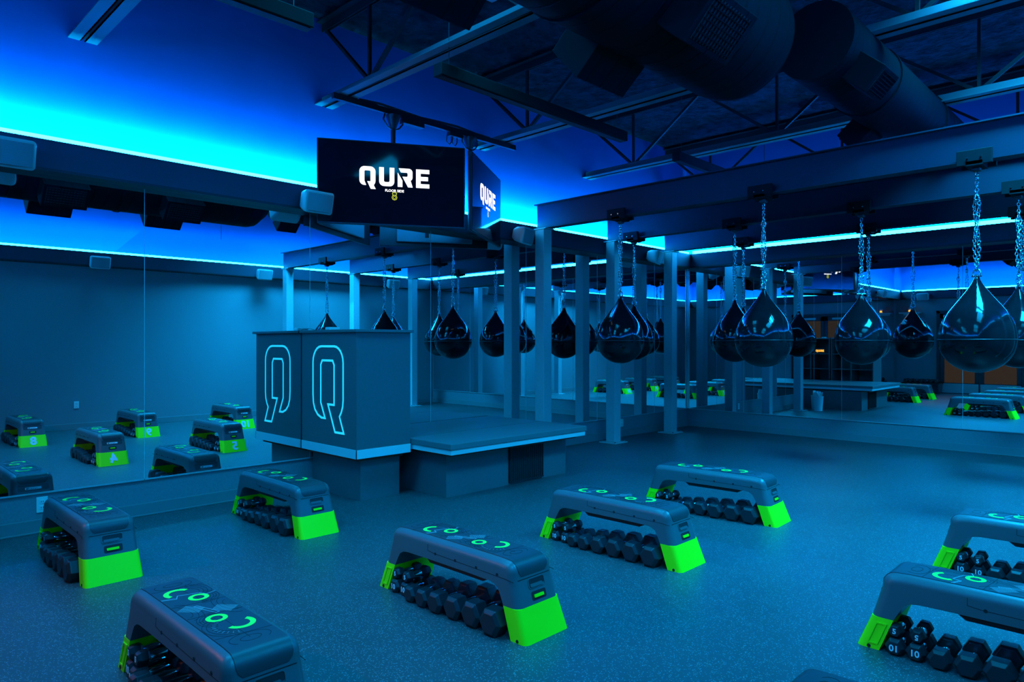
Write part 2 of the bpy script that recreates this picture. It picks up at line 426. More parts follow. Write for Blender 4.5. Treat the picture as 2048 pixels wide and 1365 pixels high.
# ------------------------------------------------------------------ hanging linear lamps (switched off)
def linear(x0, x1, label):
    y, z = 4.19, 3.50
    e = empty('linear_lamp', ((x0+x1)/2, y, z)); tag(e, label, 'ceiling lamp', 'dark linear lamps hanging in one line'); h = (x1-x0)/2
    B().box(-h, h, -0.05, 0.05, 0, 0.10).build('housing', M['lampblack'], e, bevel=0.006)
    B().box(-h+0.02, h-0.02, -0.035, 0.035, -0.004, 0).build('diffuser', M['lampblack'], e)
    for s in (-1, 1):
        B().tube([(s*(h-0.12), 0, 0.1), (s*(h-0.12), 0, CEIL-z)], 0.003, 5).build('hanger_wire', M['black'], e)
    return e
linear(-0.1, 2.36, 'dark linear lamp hanging at the top left, only its right end in view')
linear(3.45, 5.95, 'long dark linear lamp hanging at top centre, right of the screens')
linear(6.97, 9.4, 'farthest dark linear lamp, just its left end showing above the first bag beam')
# housings of the added fill lamps
for p, en, w, ti in FILL_LAMPS:
    e = empty('added_fill_lamp', p); tag(e, 'added flat black fill lamp under the roof, '+w, 'ceiling lamp', 'added fill lamps')
    hm = Matrix.Rotation(ti[1], 4, 'Y') @ Matrix.Rotation(ti[0], 4, 'X')
    B().box(-0.97, 0.97, -0.57, 0.57, 0.004, 0.06, m=hm).build('housing', M['black'], e, bevel=0.006)
    B().tube([(0, 0, 0.09), (0, 0, CEIL-p[2])], 0.02, 8).build('stem', M['black'], e)

# ------------------------------------------------------------------ steel posts and beams
BX = (6.52, 8.01, 9.52)
def post(x, y, label):
    e = empty('steel_post', (x, y, 0)); tag(e, label, 'post', 'square steel posts under the bag beams')
    B().box(-0.075, 0.075, -0.075, 0.075, 0.012, 2.838).build('shaft', M['steel'], e, bevel=0.008)
    B().box(-0.15, 0.15, -0.14, 0.14, 0, 0.012).build('base_plate', M['steel'], e, bevel=0.002)
    B().box(-0.085, 0.085, -0.11, 0.11, 2.838, 2.85).build('cap_plate', M['steel'], e)
    for sx, sy in ((-1, -1), (1, -1), (-1, 1), (1, 1)):
        B().tube([(sx*0.12, sy*0.115, 0.012), (sx*0.12, sy*0.115, 0.03)], 0.012, 6).build('anchor_bolt', M['chrome'], e)
for i, x in enumerate(BX):
    post(x, 5.82, 'grey steel post by the left mirror wall, ' + ('nearest, just behind the stage', 'second, right of the stage', 'third, by the far corner')[i])
    post(x, -0.22, 'grey steel post by the right wall, in the mirror, ' + ('carrying the nearest beam', 'carrying the middle beam', 'carrying the farthest beam')[i])
def beam(x, label):
    y0, y1 = -0.40, 5.92; L = y1-y0
    b = B()
    b.box(-0.005, 0.005, 0, L, 0.012, 0.300); b.box(-0.065, 0.065, 0, L, 0, 0.012); b.box(-0.065, 0.065, 0, L, 0.300, 0.312)
    e = b.build('steel_beam', M['beam']); e.location = (x, y0, 2.85)
    tag(e, label, 'beam', 'steel beams carrying the punching bags'); return e
beam(BX[0], 'nearest of the three grey steel I-beams, across the upper right'); beam(BX[1], 'middle steel I-beam carrying four bags'); beam(BX[2], 'farthest steel I-beam, in front of the back wall light strip')

# ------------------------------------------------------------------ bags
def link_mesh(b, c, ax_long, ax_w, L, Wd, r):
    pts = []
    for a in range(10):
        t = 2*PI*a/10
        px = math.cos(t); py = math.sin(t)
        pts.append(Vector(c)+ax_w*(px*Wd/2)+ax_long*(py*L/2*(1.0 if abs(py) < 0.9 else 1.0)))
    b.tube(pts, r, 5, closed=True)
def make_bag():
    e = empty('water_bag', (0, 0, 1.175))
    R = 0.268
    prof = []
    zc = 0.262
    for i in range(0, 15):
        a = -PI/2+PI/2*i/14
        prof.append((max(0.002, R*math.cos(a)), zc+zc*math.sin(a)))
    up = [(R*0.998, zc+0.02), (R*0.985, zc+0.06), (R*0.94, zc+0.115), (R*0.865, zc+0.17), (R*0.75, zc+0.225), (R*0.61, zc+0.275), (R*0.47, zc+0.322), (R*0.34, zc+0.368), (R*0.225, zc+0.410), (R*0.14, zc+0.448), (R*0.085, zc+0.480), (0.018, zc+0.500)]
    prof += up
    def fn(a, z):
        t = max(0, (z-zc)/0.5)
        return 1+0.055*t*math.cos(3*a+0.6)+0.035*t*math.cos(7*a+1.2)
    B().lathe(prof, 56, fn=fn).build('bag_body', M['bag'], e, smooth='all')
    b = B(); b.lathe([(R+0.0005, zc-0.004), (R+0.0022, zc-0.002), (R+0.0022, zc+0.002), (R+0.0005, zc+0.004)], 56); b.build('welded_seam', M['rubber'], e, smooth='all')
    z1 = 0.755
    # eyelet tab and shackle
    B().tube([(0.022*math.cos(t), 0, z1+0.022*math.sin(t)) for t in [2*PI*k/12 for k in range(12)]], 0.007, 6, closed=True).build('eyelet', M['chain'], e, smooth=60)
    b = B()
    b.tube([(0, 0.03*math.cos(t), z1+0.035+0.032*math.sin(t)) for t in [math.radians(-40+260*k/12) for k in range(13)]], 0.008, 7)
    b.tube([(0, -0.04, z1+0.012), (0, 0.045, z1+0.012)], 0.007, 7)
    b.build('shackle', M['chain'], e, smooth=60)
    b = B(); zt = 2.775-1.175; z = z1+0.07; k = 0; Lk = 0.042; pitch = 0.030
    zmid = z1+0.07+0.55
    while z < zt-0.01:
        a = k*PI/2+0.35*math.sin(k*0.4)
        ax = Vector((math.cos(a), math.sin(a), 0))
        if z < zmid:
            tw = 0.016*math.sin((z-z1)*9); tc = 0.016*math.cos((z-z1)*9)
            link_mesh(b, (tc, tw, z), Vector((0, 0.15, 1)).normalized(), ax, Lk, 0.022, 0.0036)
            link_mesh(b, (-tc, -tw, z+0.012), Vector((0, -0.15, 1)).normalized(), ax, Lk, 0.022, 0.0036)
        else:
            link_mesh(b, (0, 0, z), Vector((0, 0, 1)), ax, Lk, 0.024, 0.0042)
        z += pitch; k += 1
    link_mesh(b, (0, 0, zmid+0.015), Vector((0, 0, 1)), Vector((1, 0, 0)), 0.07, 0.05, 0.006)
    b.build('chain', M['chain'], e, smooth=60)
    return e
def make_clamp():
    e = empty('beam_clamp', (0, 0, 2.85))
    B().box(-0.10, -0.069, -0.12, 0.12, -0.035, 0.085).build('clamp_plate', M['lampblack'], e, bevel=0.004)
    B().box(0.069, 0.10, -0.12, 0.12, -0.035, 0.06).build('clamp_plate', M['lampblack'], e, bevel=0.004)
    B().box(-0.10, 0.10, -0.06, 0.06, -0.045, -0.002).build('cross_bar', M['lampblack'], e, bevel=0.004)
    b = B()
    b.box(-0.035, 0.035, -0.03, 0.03, -0.075, -0.045)
    b.build('swivel', M['rubber'], e, bevel=0.01)
    for y in (-0.045, 0.045):
        B().tube([(-0.116, y, 0.02), (0.116, y, 0.02)], 0.007, 6).build('bolt', M['chrome'], e)
    return e
bag0, clamp0 = make_bag(), make_clamp(); index_children()
BAGS = [(0, 4.64, 'on the nearest beam, leftmost, beside the second steel post'), (0, 2.95, 'on the nearest beam, second from left, right of centre'),
        (0, 1.20, 'largest in the photo, on the nearest beam at far right'), (1, 5.47, 'on the middle beam, behind the leftmost bag'),
        (1, 3.99, 'on the middle beam, left of the nearest beam second bag'), (1, 2.53, 'on the middle beam, second from the photo right edge'),
        (1, 1.14, 'on the middle beam, cut by the right edge of the photo'), (2, 4.61, 'on the farthest beam, left one, mostly hidden'),
        (2, 2.92, 'on the farthest beam, second, printed with a letter a'), (2, 1.32, 'on the farthest beam, at the right edge of the photo')]
bagobj = []
for i, (bi, y, lab) in enumerate(BAGS):
    g = bag0 if i == 0 else copy_tree(bag0)
    g.location = (BX[bi], y, 1.175); g.rotation_euler = (0, 0, (i*1.37) % 6.28 if i != 8 else 0)
    tag(g, 'black teardrop bag '+lab, 'punching bag', 'teardrop water bags on chains')
    c = clamp0 if i == 0 else copy_tree(clamp0)
    c.location = (BX[bi], y, 2.85)
    tag(c, 'clamp of the bag '+lab, 'clamp', 'beam clamps for the punching bags')
    bagobj.append(g)
g = bagobj[8]
nv = Vector((0.80, 0.35, 0.50)).normalized(); zz = Vector((0, 0, 1)); xx = zz.cross(nv).normalized(); yy = nv.cross(xx)
text_mesh('printed_letter', 'a', 0.15, M['digit'], g, basis(nv*0.0+Vector((0.155, 0.075, 0.555)), xx, yy, nv), 0.012, 0.003)

# ------------------------------------------------------------------ speakers
def make_speaker():
    e = empty('wall_speaker', (0, 0, 0))
    tilt = Matrix.Rotation(math.radians(14), 4, 'X')
    def sec(y, w, h, r, n=5):
        pts = []
        for cx, cz, a in ((w-r, h-r, 0), (-w+r, h-r, 90), (-w+r, -h+r, 180), (w-r, -h+r, 270)):
            for k in range(n+1):
                t = math.radians(a+90*k/n); pts.append(Vector((cx+r*math.cos(t), y, cz+r*math.sin(t))))
        return pts
    b = B(); rings = []
    for y, w, h, r in ((-0.02, 0.09, 0.06, 0.03), (-0.07, 0.125, 0.085, 0.035), (-0.15, 0.148, 0.100, 0.035), (-0.185, 0.150, 0.102, 0.03), (-0.195, 0.138, 0.09, 0.028)):
        rings.append([b.bm.verts.new(tilt @ Vector((p.x, p.y-(0.03*(1-(p.x/0.15)**2) if y < -0.1 else 0), p.z))) for p in sec(y, w, h, r)])
    n = len(rings[0])
    for i in range(len(rings)-1):
        for j in range(n): b._f([rings[i][j], rings[i][(j+1) % n], rings[i+1][(j+1) % n], rings[i+1][j]])
    b._f(rings[0][::-1]); b._f(rings[-1])
    b.build('shell', M['spk'], e, smooth=45)
    b = B(); N = 10
    for k in range(N):
        x0 = -0.128+0.256*k/N; x1 = -0.128+0.256*(k+1)/N
        f = lambda x: -0.203-0.03*(1-(x/0.15)**2)
        v = [b.bm.verts.new(tilt @ Vector(p)) for p in ((x0, f(x0), -0.080), (x1, f(x1), -0.080), (x1, f(x1), 0.080), (x0, f(x0), 0.080))]
        b._f(v)
        w = [b.bm.verts.new(tilt @ Vector(p)) for p in ((x0, f(x0)+0.02, -0.080), (x1, f(x1)+0.02, -0.080), (x1, f(x1)+0.02, 0.080), (x0, f(x0)+0.02, 0.080))]
        b._f([v[1], v[0], w[0], w[1]]); b._f([v[3], v[2], w[2], w[3]])
    b.build('grille', M['grille'], e, smooth=60)
    B().tube([(0, 0.03, 0), (0, -0.03, 0)], 0.03, 12).build('mount', M['black'], e)
    return e
sp0 = make_speaker(); index_children()
SPK = [((0.98, 5.94), 0, 'at the left edge of the photo'), ((3.33, 5.94), 0, 'just left of the hanging screen'), ((6.12, 5.94), 0.3, 'between the screens and the nearest beam'),
       ((9.05, 5.94), 0.3, 'near the far corner by the third post'),
       ((3.35, WD+SOFD+0.02), PI, 'on the right wall soffit, left one of its three reflections'), ((6.15, WD+SOFD+0.02), PI, 'on the right wall soffit, above the logo podium in the mirror'),
       ((9.15, WD+SOFD+0.02), PI, 'on the right wall soffit, rightmost in the mirror')]
for i, (p, rz, lab) in enumerate(SPK):
    s = sp0 if i == 0 else copy_tree(sp0)
    s.location = (p[0], p[1]-(0.0 if rz < 1 else 0.0), 2.76); s.rotation_euler = (0, 0, rz)
    tag(s, 'pale rounded wall speaker on the soffit, '+lab if i < 4 else 'pale rounded wall speaker '+lab, 'speaker', 'rounded speakers on the soffits')
s = copy_tree(sp0); s.location = (WC+SOFD+0.02, 5.35, 2.76); s.rotation_euler = (0, 0, PI/2)
tag(s, 'pale rounded wall speaker on the front wall soffit, above the small shelf by the doors', 'speaker', 'rounded speakers on the soffits')

# ------------------------------------------------------------------ logo letters (unit: cap height 1)
def rr(x, y, r, a): return arc(x, y, r, a, a+90, 5)
Q_OUT = [(0.353, 0.0)] + [(0.262-0.0, 0.0)] + arc(0.262, 0.262, 0.262, 270, 180, 6)[1:] + arc(0.262, 0.738, 0.262, 180, 90, 6) + arc(0.576, 0.738, 0.262, 90, 0, 6) + \
        [(0.838, 0.25), (0.825, 0.16), (0.79, 0.08), (0.745, 0.02), (0.85, -0.19), (0.59, -0.19), (0.405, 0.21), (0.576, 0.21), (0.576, 0.74), (0.55, 0.78), (0.29, 0.78), (0.262, 0.74), (0.262, 0.23)]
U_P = [(0, 1), (0, 0.25)] + arc(0.25, 0.25, 0.25, 180, 270, 6)[1:] + arc(0.55, 0.25, 0.25, 270, 360, 6) + [(0.80, 1), (0.55, 1), (0.55, 0.27), (0.50, 0.22), (0.30, 0.22), (0.25, 0.27), (0.25, 1)]
R_1 = [(0.0, 0.77), (0.0, 0.0), (0.25, 0.0), (0.25, 0.34)]
R_2 = [(0.05, 1.0), (0.56, 1.0)] + arc(0.59, 0.80, 0.20, 90, 0, 5) + [(0.79, 0.52), (0.76, 0.42), (0.69, 0.36), (0.80, 0.0), (0.55, 0.0), (0.25, 0.56), (0.49, 0.56), (0.53, 0.60), (0.53, 0.74), (0.49, 0.78), (0.17, 0.78)]
E_P = [(0, 0), (0.72, 0), (0.72, 0.22), (0.25, 0.22), (0.25, 0.39), (0.65, 0.39), (0.65, 0.61), (0.25, 0.61), (0.25, 0.78), (0.72, 0.78), (0.72, 1), (0, 1)]
def logo(fr, h, m, parent, name='logo_lettering'):
    b = B(); x = -1.84
    for polys, adv in (([Q_OUT], 1.03), ([U_P], 0.98), ([R_1, R_2], 0.98), ([E_P], 0.75)):
        for p in polys: b.prism([((x+a)*h, (c-0.5)*h) for a, c in p], 0.0, 0.0012, fr)
        x += adv
    return b.build(name, m, parent)

# ------------------------------------------------------------------ podium with the Q
P0 = (3.34, 5.15)                                   # near corner of upper body
e = empty('logo_podium', (3.34, 5.15, 0)); tag(e, 'tall grey podium with a glowing outlined Q, against the left mirror wall', 'podium')
W2 = 0.58; Dp = WA-0.012-5.15
b = B()
b.box(0, 0.022, 0, Dp, 0.40, 1.505); b.box(0.0221, W2, 0, 0.022, 0.40, 1.505); b.box(0.0221, W2, Dp-0.022, Dp, 0.40, 1.505)
b.box(0.0221, W2, 0.0221, Dp-0.0221, 0.40, 0.43); b.box(0.022, W2, Dp*0.52-0.011, Dp*0.52+0.011, 0.43, 1.505)
b.build('cabinet_body', M['podium'], e)
for z in (0.78, 1.14):
    B().box(0.03, W2-0.02, 0.022, Dp*0.52-0.011, z, z+0.018).build('shelf', M['podium'], e)
    B().box(0.03, W2-0.02, Dp*0.52+0.011, Dp-0.022, z, z+0.018).build('shelf', M['podium'], e)
B().box(-0.03, W2+0.02, -0.03, Dp, 1.505, 1.53).build('counter_top', M['podtop'], e, bevel=0.003)
B().box(-0.006, 0.0, -0.006, Dp, 0.40, 0.478).box(-0.006, W2, -0.006, 0.0, 0.40, 0.478).build('white_band', M['band'], e)
B().box(0.115, W2-0.04, 0.115, Dp, 0.0, 0.368).build('plinth', M['podium'], e)
B().box(0.05, W2-0.05, 0.05, Dp, 0.368, 0.40).build('toe_strip', M['toe'], e)
# outlined Q on the face looking to -x : a runs to -y, b up
qs = 0.52
def QF(a, bb, d): return Vector((-0.001-d, (5.88-5.15)-a, bb))
def qmap(p): return (p[0]*0.62, 0.72+p[1]*0.66)
QO = [(0.21/0.62, 0), (0.10/0.62, 0)]
outer = [(0.215, 0.72), (0.15, 0.72), (0.085, 0.745), (0.035, 0.79), (0.008, 0.85), (0.0, 0.93), (0.0, 1.22)] + arc(0.15, 1.23, 0.15, 180, 90, 6) + arc(0.37, 1.23, 0.15, 90, 0, 6) + \
        [(0.52, 0.90), (0.512, 0.84), (0.49, 0.79), (0.46, 0.75), (0.53, 0.605), (0.385, 0.605), (0.265, 0.85), (0.37, 0.85), (0.37, 1.21), (0.345, 1.25), (0.165, 1.25), (0.14, 1.21), (0.14, 0.86)]
B().strip(outer, 0.019, QF, 0.0, 0.002, closed=True).build('outlined_q', M['emblem'], e)
# small things on and in the podium
k = B().box(-0.06, 0.06, -0.04, 0.04, 0, 0.03); k = k.build('control_box', M['white'], bevel=0.008); k.location = (3.50, 5.80, 1.53)
tag(k, 'small white control box on top of the logo podium', 'control box')
b = B(); pts = [(3.46, 5.88, 1.535), (3.44, 5.95, 1.545), (3.48, 6.0, 1.552), (3.53, 6.02, 1.54), (3.6, 5.98, 1.535), (3.66, 5.99, 1.535)]
tag(b.tube(pts, 0.003, 5).build('loose_cable', M['black']), 'thin black cable lying on top of the logo podium', 'cable')
e2 = empty('small_display', (3.84, 5.83, 1.158)); tag(e2, 'small display with amber letters on the podium shelf, seen in the back mirror', 'display')
B().box(-0.012, 0.012, -0.12, 0.12, 0, 0.13).build('case', M['black'], e2, bevel=0.003)
logo(lambda a, b_, d: Vector((0.0125+d, a, 0.065+b_)), 0.052, M['glow_amber'], e2)

# ------------------------------------------------------------------ stage
ex, ey = 3.945, 4.60
e = empty('stage_platform', (ex, ey, 0)); tag(e, 'low grey stage platform with a white edge band, right of the logo podium', 'stage')
X1 = 5.66-ex; Yd = WA-0.012-ey
B().box(0.13, X1-0.02+0.12, 0.22, Yd, 0, 0.400).build('plinth', M['podium'], e)
B().box(0.06, X1+0.09, 0.07, Yd, 0.400, 0.425).build('toe_strip', M['toe'], e)
B().box(0, X1+0.16, 0, Yd, 0.425, 0.472).build('white_band', M['band'], e)
B().box(-0.015, X1+0.175, -0.015, Yd, 0.472, 0.525).build('slab', M['slab'], e, bevel=0.006)
B().box(0, X1+0.16, 0.62, 0.624, 0.5252, 0.5256).build('slab_seam', M['dline'], e)
v = B().box(4.88-ex, 5.38-ex, 0.20, 0.24, 0.02, 0.375).build('vent_panel', M['mesh'], e)
b = B()
for i in range(17):
    x = 4.895-ex+i*0.029; b.box(x, x+0.004, 0.195, 0.2, 0.03, 0.365)
b.box(4.88-ex, 5.38-ex, 0.194, 0.2, 0.02, 0.032).box(4.88-ex, 5.38-ex, 0.194, 0.2, 0.363, 0.375)
b.build('vent_slats', M['black'], v)

# white bins behind the stage
for i, (bx, by, lab) in enumerate(((6.08, 5.62, 'left one'), (6.30, 5.50, 'right one'))):
    e = empty('white_bin', (bx, by, 0)); tag(e, 'white wastebasket behind the stage, in the back mirror, '+lab, 'bin', 'white bins behind the stage')
    b = B(); n = 24
    b.lathe([(0.085, 0.0), (0.105, 0.29), (0.112, 0.30), (0.10, 0.30), (0.082, 0.02)], 24); b.build('basket', M['white'], e, smooth=40)
    b = B()
    for k in range(7):
        a = k*0.9+i; r = 0.04+0.02*(k % 3)
        b.bm.faces.new([b.bm.verts.new((r*math.cos(a+t)*1.2, r*math.sin(a+t)*1.2, 0.26+h)) for t, h in ((0, 0), (0.8, 0.12+0.02*(k % 2)), (1.7, 0.15-0.02*k/2), (2.2, 0.02))])
    b.build('crumpled_bag', M['white'], e)

# ------------------------------------------------------------------ outlets
def outlet(p, n, label):
    e = empty('wall_outlet', p); e.rotation_euler = (0, 0, n); tag(e, label, 'outlet')
    B().box(-0.036, 0.036, -0.008, 0, -0.058, 0.058).build('cover_plate', M['white'], e, bevel=0.002)
    for z in (-0.022, 0.022):
        q = B().box(-0.016, 0.016, -0.011, -0.008, z-0.014, z+0.014).build('socket', M['white'], e, bevel=0.002)
        B().box(-0.008, -0.005, -0.0118, -0.011, z-0.004, z+0.007).box(0.005, 0.008, -0.0118, -0.011, z-0.004, z+0.007).build('slots', M['black'], q)
outlet((1.235, WA+0.012, 0.205), 0, 'white wall outlet under the left mirror, behind the leftmost step platform')
outlet((8.62, WA+0.012, 0.205), 0, 'white wall outlet under the left mirror, just right of the second steel post')
outlet((3.09, WD, 0.40), PI, 'white wall outlet on the right wall, seen in the left mirror')

# ------------------------------------------------------------------ hanging screens on their rail
ZB, ZT = 2.565, 3.385
def screen(p0, p1, label, dz=0.0):
    p0, p1 = Vector(p0), Vector(p1); d = (p1-p0).normalized(); L = (p1-p0).length
    e = empty('hanging_screen', ((p0.x+p1.x)/2, (p0.y+p1.y)/2, ZB+dz), math.atan2(d.y, d.x)); tag(e, label, 'screen', 'hanging screens')
    h = L/2; H = ZT-ZB
    B().box(-h, h, 0, 0.035, 0, H).build('casing', M['black'], e, bevel=0.004)
    B().box(-h+0.012, h-0.012, -0.002, 0, 0.016, H-0.012).build('glass', M['screen'], e)
    bk = B().box(-h*0.7, h*0.7, 0.035, 0.07, 0.05, H*0.62)
    bk.build('back_housing', M['grille'], e, bevel=0.01)
    B().box(-0.25, 0.25, 0.07, 0.09, 0.30, 0.36).box(-0.25, 0.25, 0.07, 0.09, 0.55, 0.61).box(-0.22, -0.19, 0.07, 0.085, 0.2, 0.7).box(0.19, 0.22, 0.07, 0.085, 0.2, 0.7).build('mounting_bracket', M['black'], e)
    fr = lambda a, b_, dd: Vector((a+0.015, -0.003-dd, H*0.585+b_))
    logo(fr, 0.184, M['glow_white'], e)
    mt = basis((0.015, -0.003, H*0.585-0.135), (1, 0, 0), (0, 0, 1), (0, -1, 0))
    text_mesh('caption_lettering', 'FLOOR SIDE', 0.034, M['glow_white'], e, mt, 0.0006, 0.0008)
    b = B(); f2 = lambda a, b_, dd: Vector((a+0.015, -0.003-dd, H*0.585-0.200+b_))
    circ = lambda r, n: [(r*math.cos(2*PI*k/n), r*math.sin(2*PI*k/n)) for k in range(n)]
    b.strip(circ(0.025, 8), 0.005, f2, 0, 0.001, True); b.strip(circ(0.0135, 8), 0.004, f2, 0, 0.001, True)
    b.strip([(-0.014, 0.022), (-0.021, 0.040), (-0.014, 0.048), (0.014, 0.048), (0.021, 0.040), (0.014, 0.022)], 0.006, f2, 0, 0.001)
    b.build('kettlebell_icon', M['glow_yellow'], e)
    return e
screen((3.43, 5.97), (4.67, 5.23), 'large hanging screen facing the camera with the lit QURE logo')
screen((4.81, 5.28), (5.92, 6.0-0.02), 'second hanging screen turned away to the right, its QURE logo seen at a slant', 0.01)
e = empty('screen_rail', (3.45, 5.72, 3.73)); tag(e, 'black steel rail under the roof trusses that the two screens hang from', 'rail')
B().box(0, 2.45, -0.02, 0.02, -0.03, 0.028).build('channel', M['black'], e, bevel=0.003)
B().tube([(0.3, 0.012, 0.028+0.01)]+[(0.3+0.25*i, 0.012+0.008*math.sin(i*2), 0.045+0.012*math.sin(i*1.7)) for i in range(1, 8)], 0.014, 6).build('cable_bundle', M['black'], e, smooth=60)
for (px, py, zb, tw) in ((0.69, 0.0, ZB+0.3, 0), (1.73, 0.0, ZB+0.10, 0)):
    B().tube([(px, py, -0.03), (px, py, zb-3.73)], 0.024, 12).build('drop_pole', M['black'], e, smooth=60)
    B().lathe([(0.03, -0.16), (0.075, -0.035), (0.075, -0.03)], 16, center=(px, py, 0)).build('flange', M['black'], e, smooth=50)
    for s in (-1, 1):
        B().tube([(px+s*0.1, 0, -0.03), (px+s*0.12, 0, -0.09), (px+s*0.07, 0, -0.15), (px+s*0.02, 0, -0.17)], 0.009, 6).build('power_lead', M['black'], e, smooth=60)
B().box(0.80, 1.06, -0.04, 0.04, -0.085, -0.03).build('power_supply', M['black'], e, bevel=0.004)
B().box(1.42, 1.60, -0.03, 0.03, -0.075, -0.03).build('junction_box', M['black'], e, bevel=0.004)
for x in (1.40, 1.48):
    B().tube([(x, 0, -0.06), (x-0.01, 0, -0.14), (x+0.03, 0, -0.17), (x+0.06, 0, -0.13), (x+0.06, 0, -0.07)], 0.006, 6).build('cable_loop', M['black'], e, smooth=60)
# tie between pole and screens
B().box(0.67, 0.71, -0.07, 0.0, -0.62, -0.58).build('screen_arm', M['black'], e)
B().box(1.71, 1.75, -0.06, 0.0, -0.75, -0.71).build('screen_arm', M['black'], e)

# ------------------------------------------------------------------ step platforms (decks)
def side_profile():
    """half outline (y,z) of the grey shell, outer then inner"""
    out = [(0.530, 0.15), (0.502, 0.245), (0.490, 0.285)] + [(0.430+0.060*math.cos(math.radians(a))*1.0, 0.297+0.060*math.sin(math.radians(a))) for a in (5, 20, 35, 50, 65, 80)] + [(0.38, 0.360), (0.2, 0.361)]
    inn = [(0.2, 0.247), (0.33, 0.245), (0.365, 0.240), (0.392, 0.225), (0.408, 0.200), (0.434, 0.15)]
    return out, inn
def make_deck():
    e = empty('step_platform', (0, 0, 0))
    out, inn = side_profile()
    poly = out + [(-y, z) for y, z in out[::-1]] + [(-y, z) for y, z in inn[::-1]] + inn
    def hw(z): return 0.158-0.018*z/0.36
    # shell: extrude poly across x, with side taper and rounded top shoulder made by the bevel
    b = B(); n = len(poly); NS = 2
    v0 = [b.bm.verts.new((-hw(z), y, z)) for y, z in poly]; v1 = [b.bm.verts.new((hw(z), y, z)) for y, z in poly]
    b._f(v0); b._f(v1[::-1])
    for i in range(n): b._f([v0[i], v0[(i+1) % n], v1[(i+1) % n], v1[i]])
    # bevel the outer rim of both side faces
    bmesh.ops.recalc_face_normals(b.bm, faces=b.bm.faces)
    b.bm.edges.ensure_lookup_table()
    no = 2*len(out)
    ed = []
    for vv in (v0, v1):
        for i in range(no-1):
            ee = b.bm.edges.get((vv[i], vv[i+1]))
            if ee: ed.append(ee)
    bmesh.ops.bevel(b.bm, geom=ed, offset=0.042, segments=7, profile=0.5, affect='EDGES', clamp_overlap=True)
    sh = b.build('shell', M['deck'], e, smooth=35)
    # lime feet
    for s in (-1, 1):
        b = B()
        P = [(0.590, 0.0), (0.530, 0.15), (0.434, 0.15), (0.478, 0.035), (0.492, 0.0)]
        P = [(s*y, z) for y, z in P]
        xw = lambda z: hw(z)+0.001
        for side in (-1, 1):
            pass
        f0 = [b.bm.verts.new((-xw(z), y, z)) for y, z in P]; f1 = [b.bm.verts.new((xw(z), y, z)) for y, z in P]
        m_ = len(P); b._f(f0); b._f(f1[::-1])
        for i in range(m_): b._f([f0[i], f0[(i+1) % m_], f1[(i+1) % m_], f1[i]])
        bmesh.ops.recalc_face_normals(b.bm, faces=b.bm.faces)
        ve = [b.bm.edges.get((f[0], f[1])) for f in (f0, f1)]
        bmesh.ops.bevel(b.bm, geom=[x for x in ve if x], offset=0.028, segments=5, profile=0.5, affect='EDGES')
        if s > 0:
            # recess on both sides of the far foot
            b.slot(1)
        ft = b.build('foot', [M['lime'], M['dline']], e, smooth=35)
        # recessed pocket and notch on each side
        for sx in (-1, 1):
            q = B()
            pk = [(0.540, 0.028), (0.503, 0.124), (0.463, 0.124), (0.500, 0.028)] if s > 0 else None
            if pk:
                x0 = sx*(hw(0.05)+0.0012)
                cx = sum(p[0] for p in pk)/4; cz = sum(p[1] for p in pk)/4
                q.strip([(y, z) for y, z in pk], 0.006, lambda a, c, d: Vector((sx*(hw(c)+0.001+d), a, c)), -0.002, 0.004, True)
                q.build('pocket_rim', M['lime'], ft)
            B().tube([(sx*(hw(0)-0.004), s*0.535, 0.010), (sx*(hw(0)+0.0025), s*0.535, 0.010)], 0.0085, 10).build('notch', M['dline'], ft)
        B().tube([(0.06, s*(0.452), 0.085), (0.06, s*(0.430), 0.080)], 0.016, 10).build('knob', M['black'], ft)
    # side seam and bolts
    for sx in (-1, 1):
        F = lambda a, c, d: Vector((sx*(hw(c)-0.0005+d), a, c))
        q = B()
        q.strip([(0.15, 0.325), (0.15, 0.292), (0.10, 0.286), (-0.44, 0.277), (-0.498, 0.272)], 0.0022, F, 0, 0.0012)
        q.build('seam_line', M['dline'], sh)
        for yb in (0.085, -0.075, -0.235, -0.385):
            B().tube([(sx*(hw(0.28)-0.004), yb, 0.286), (sx*(hw(0.28)+0.0015), yb, 0.286)], 0.0075, 10).build('bolt_hole', M['dline'], sh)
    # seam on the ends
    for s in (-1, 1):
        B().box(-0.112, 0.112, s*0.4935 if s > 0 else -0.4955, 0.4955*s if s > 0 else -0.4935, 0.271, 0.2735).build('end_seam', M['dline'], sh)
    # under tray
    q = B(); tr = [(0.20, 0.247), (0.16, 0.218), (-0.26, 0.218), (-0.30, 0.247)]
    q.prism(tr, -0.12, 0.12, lambda a, c, d: Vector((d, a, c))); q.build('under_tray', M['tray'], e)
    # top mat: strip following the outline, 1.5 mm proud
    path = [(y, z) for y, z in out if z > 0.275]
    path = path[::-1]                                   # from middle to the end
    full = [(-y, z) for y, z in path[::-1]] + path
    b = B(); mw = 0.106
    rows = []
    # round the two ends of the mat
    endw = {0: 0.085, 1: 0.104}
    for i, (y, z) in enumerate(full):
        j = min(i, len(full)-1-i); w = mw*(0.80 if j == 0 else (0.95 if j == 1 else 1.0))
        a = full[max(0, i-1)]; c = full[min(len(full)-1, i+1)]
        t = Vector((0, c[0]-a[0], c[1]-a[1])).normalized(); nn = Vector((0, -t.z, t.y))
        if nn.z < 0 and abs(t.y) > 0.3: nn = -nn
        if abs(t.y) <= 0.3 and nn.y*y < 0: nn = -nn
        up = Vector((0, y, z))+nn*0.0022; dn = Vector((0, y, z))-nn*0.004
        rows.append([b.bm.verts.new(Vector((x, p.y, p.z))) for x, p in ((-w, dn), (-w+0.002, up), (w-0.002, up), (w, dn))])
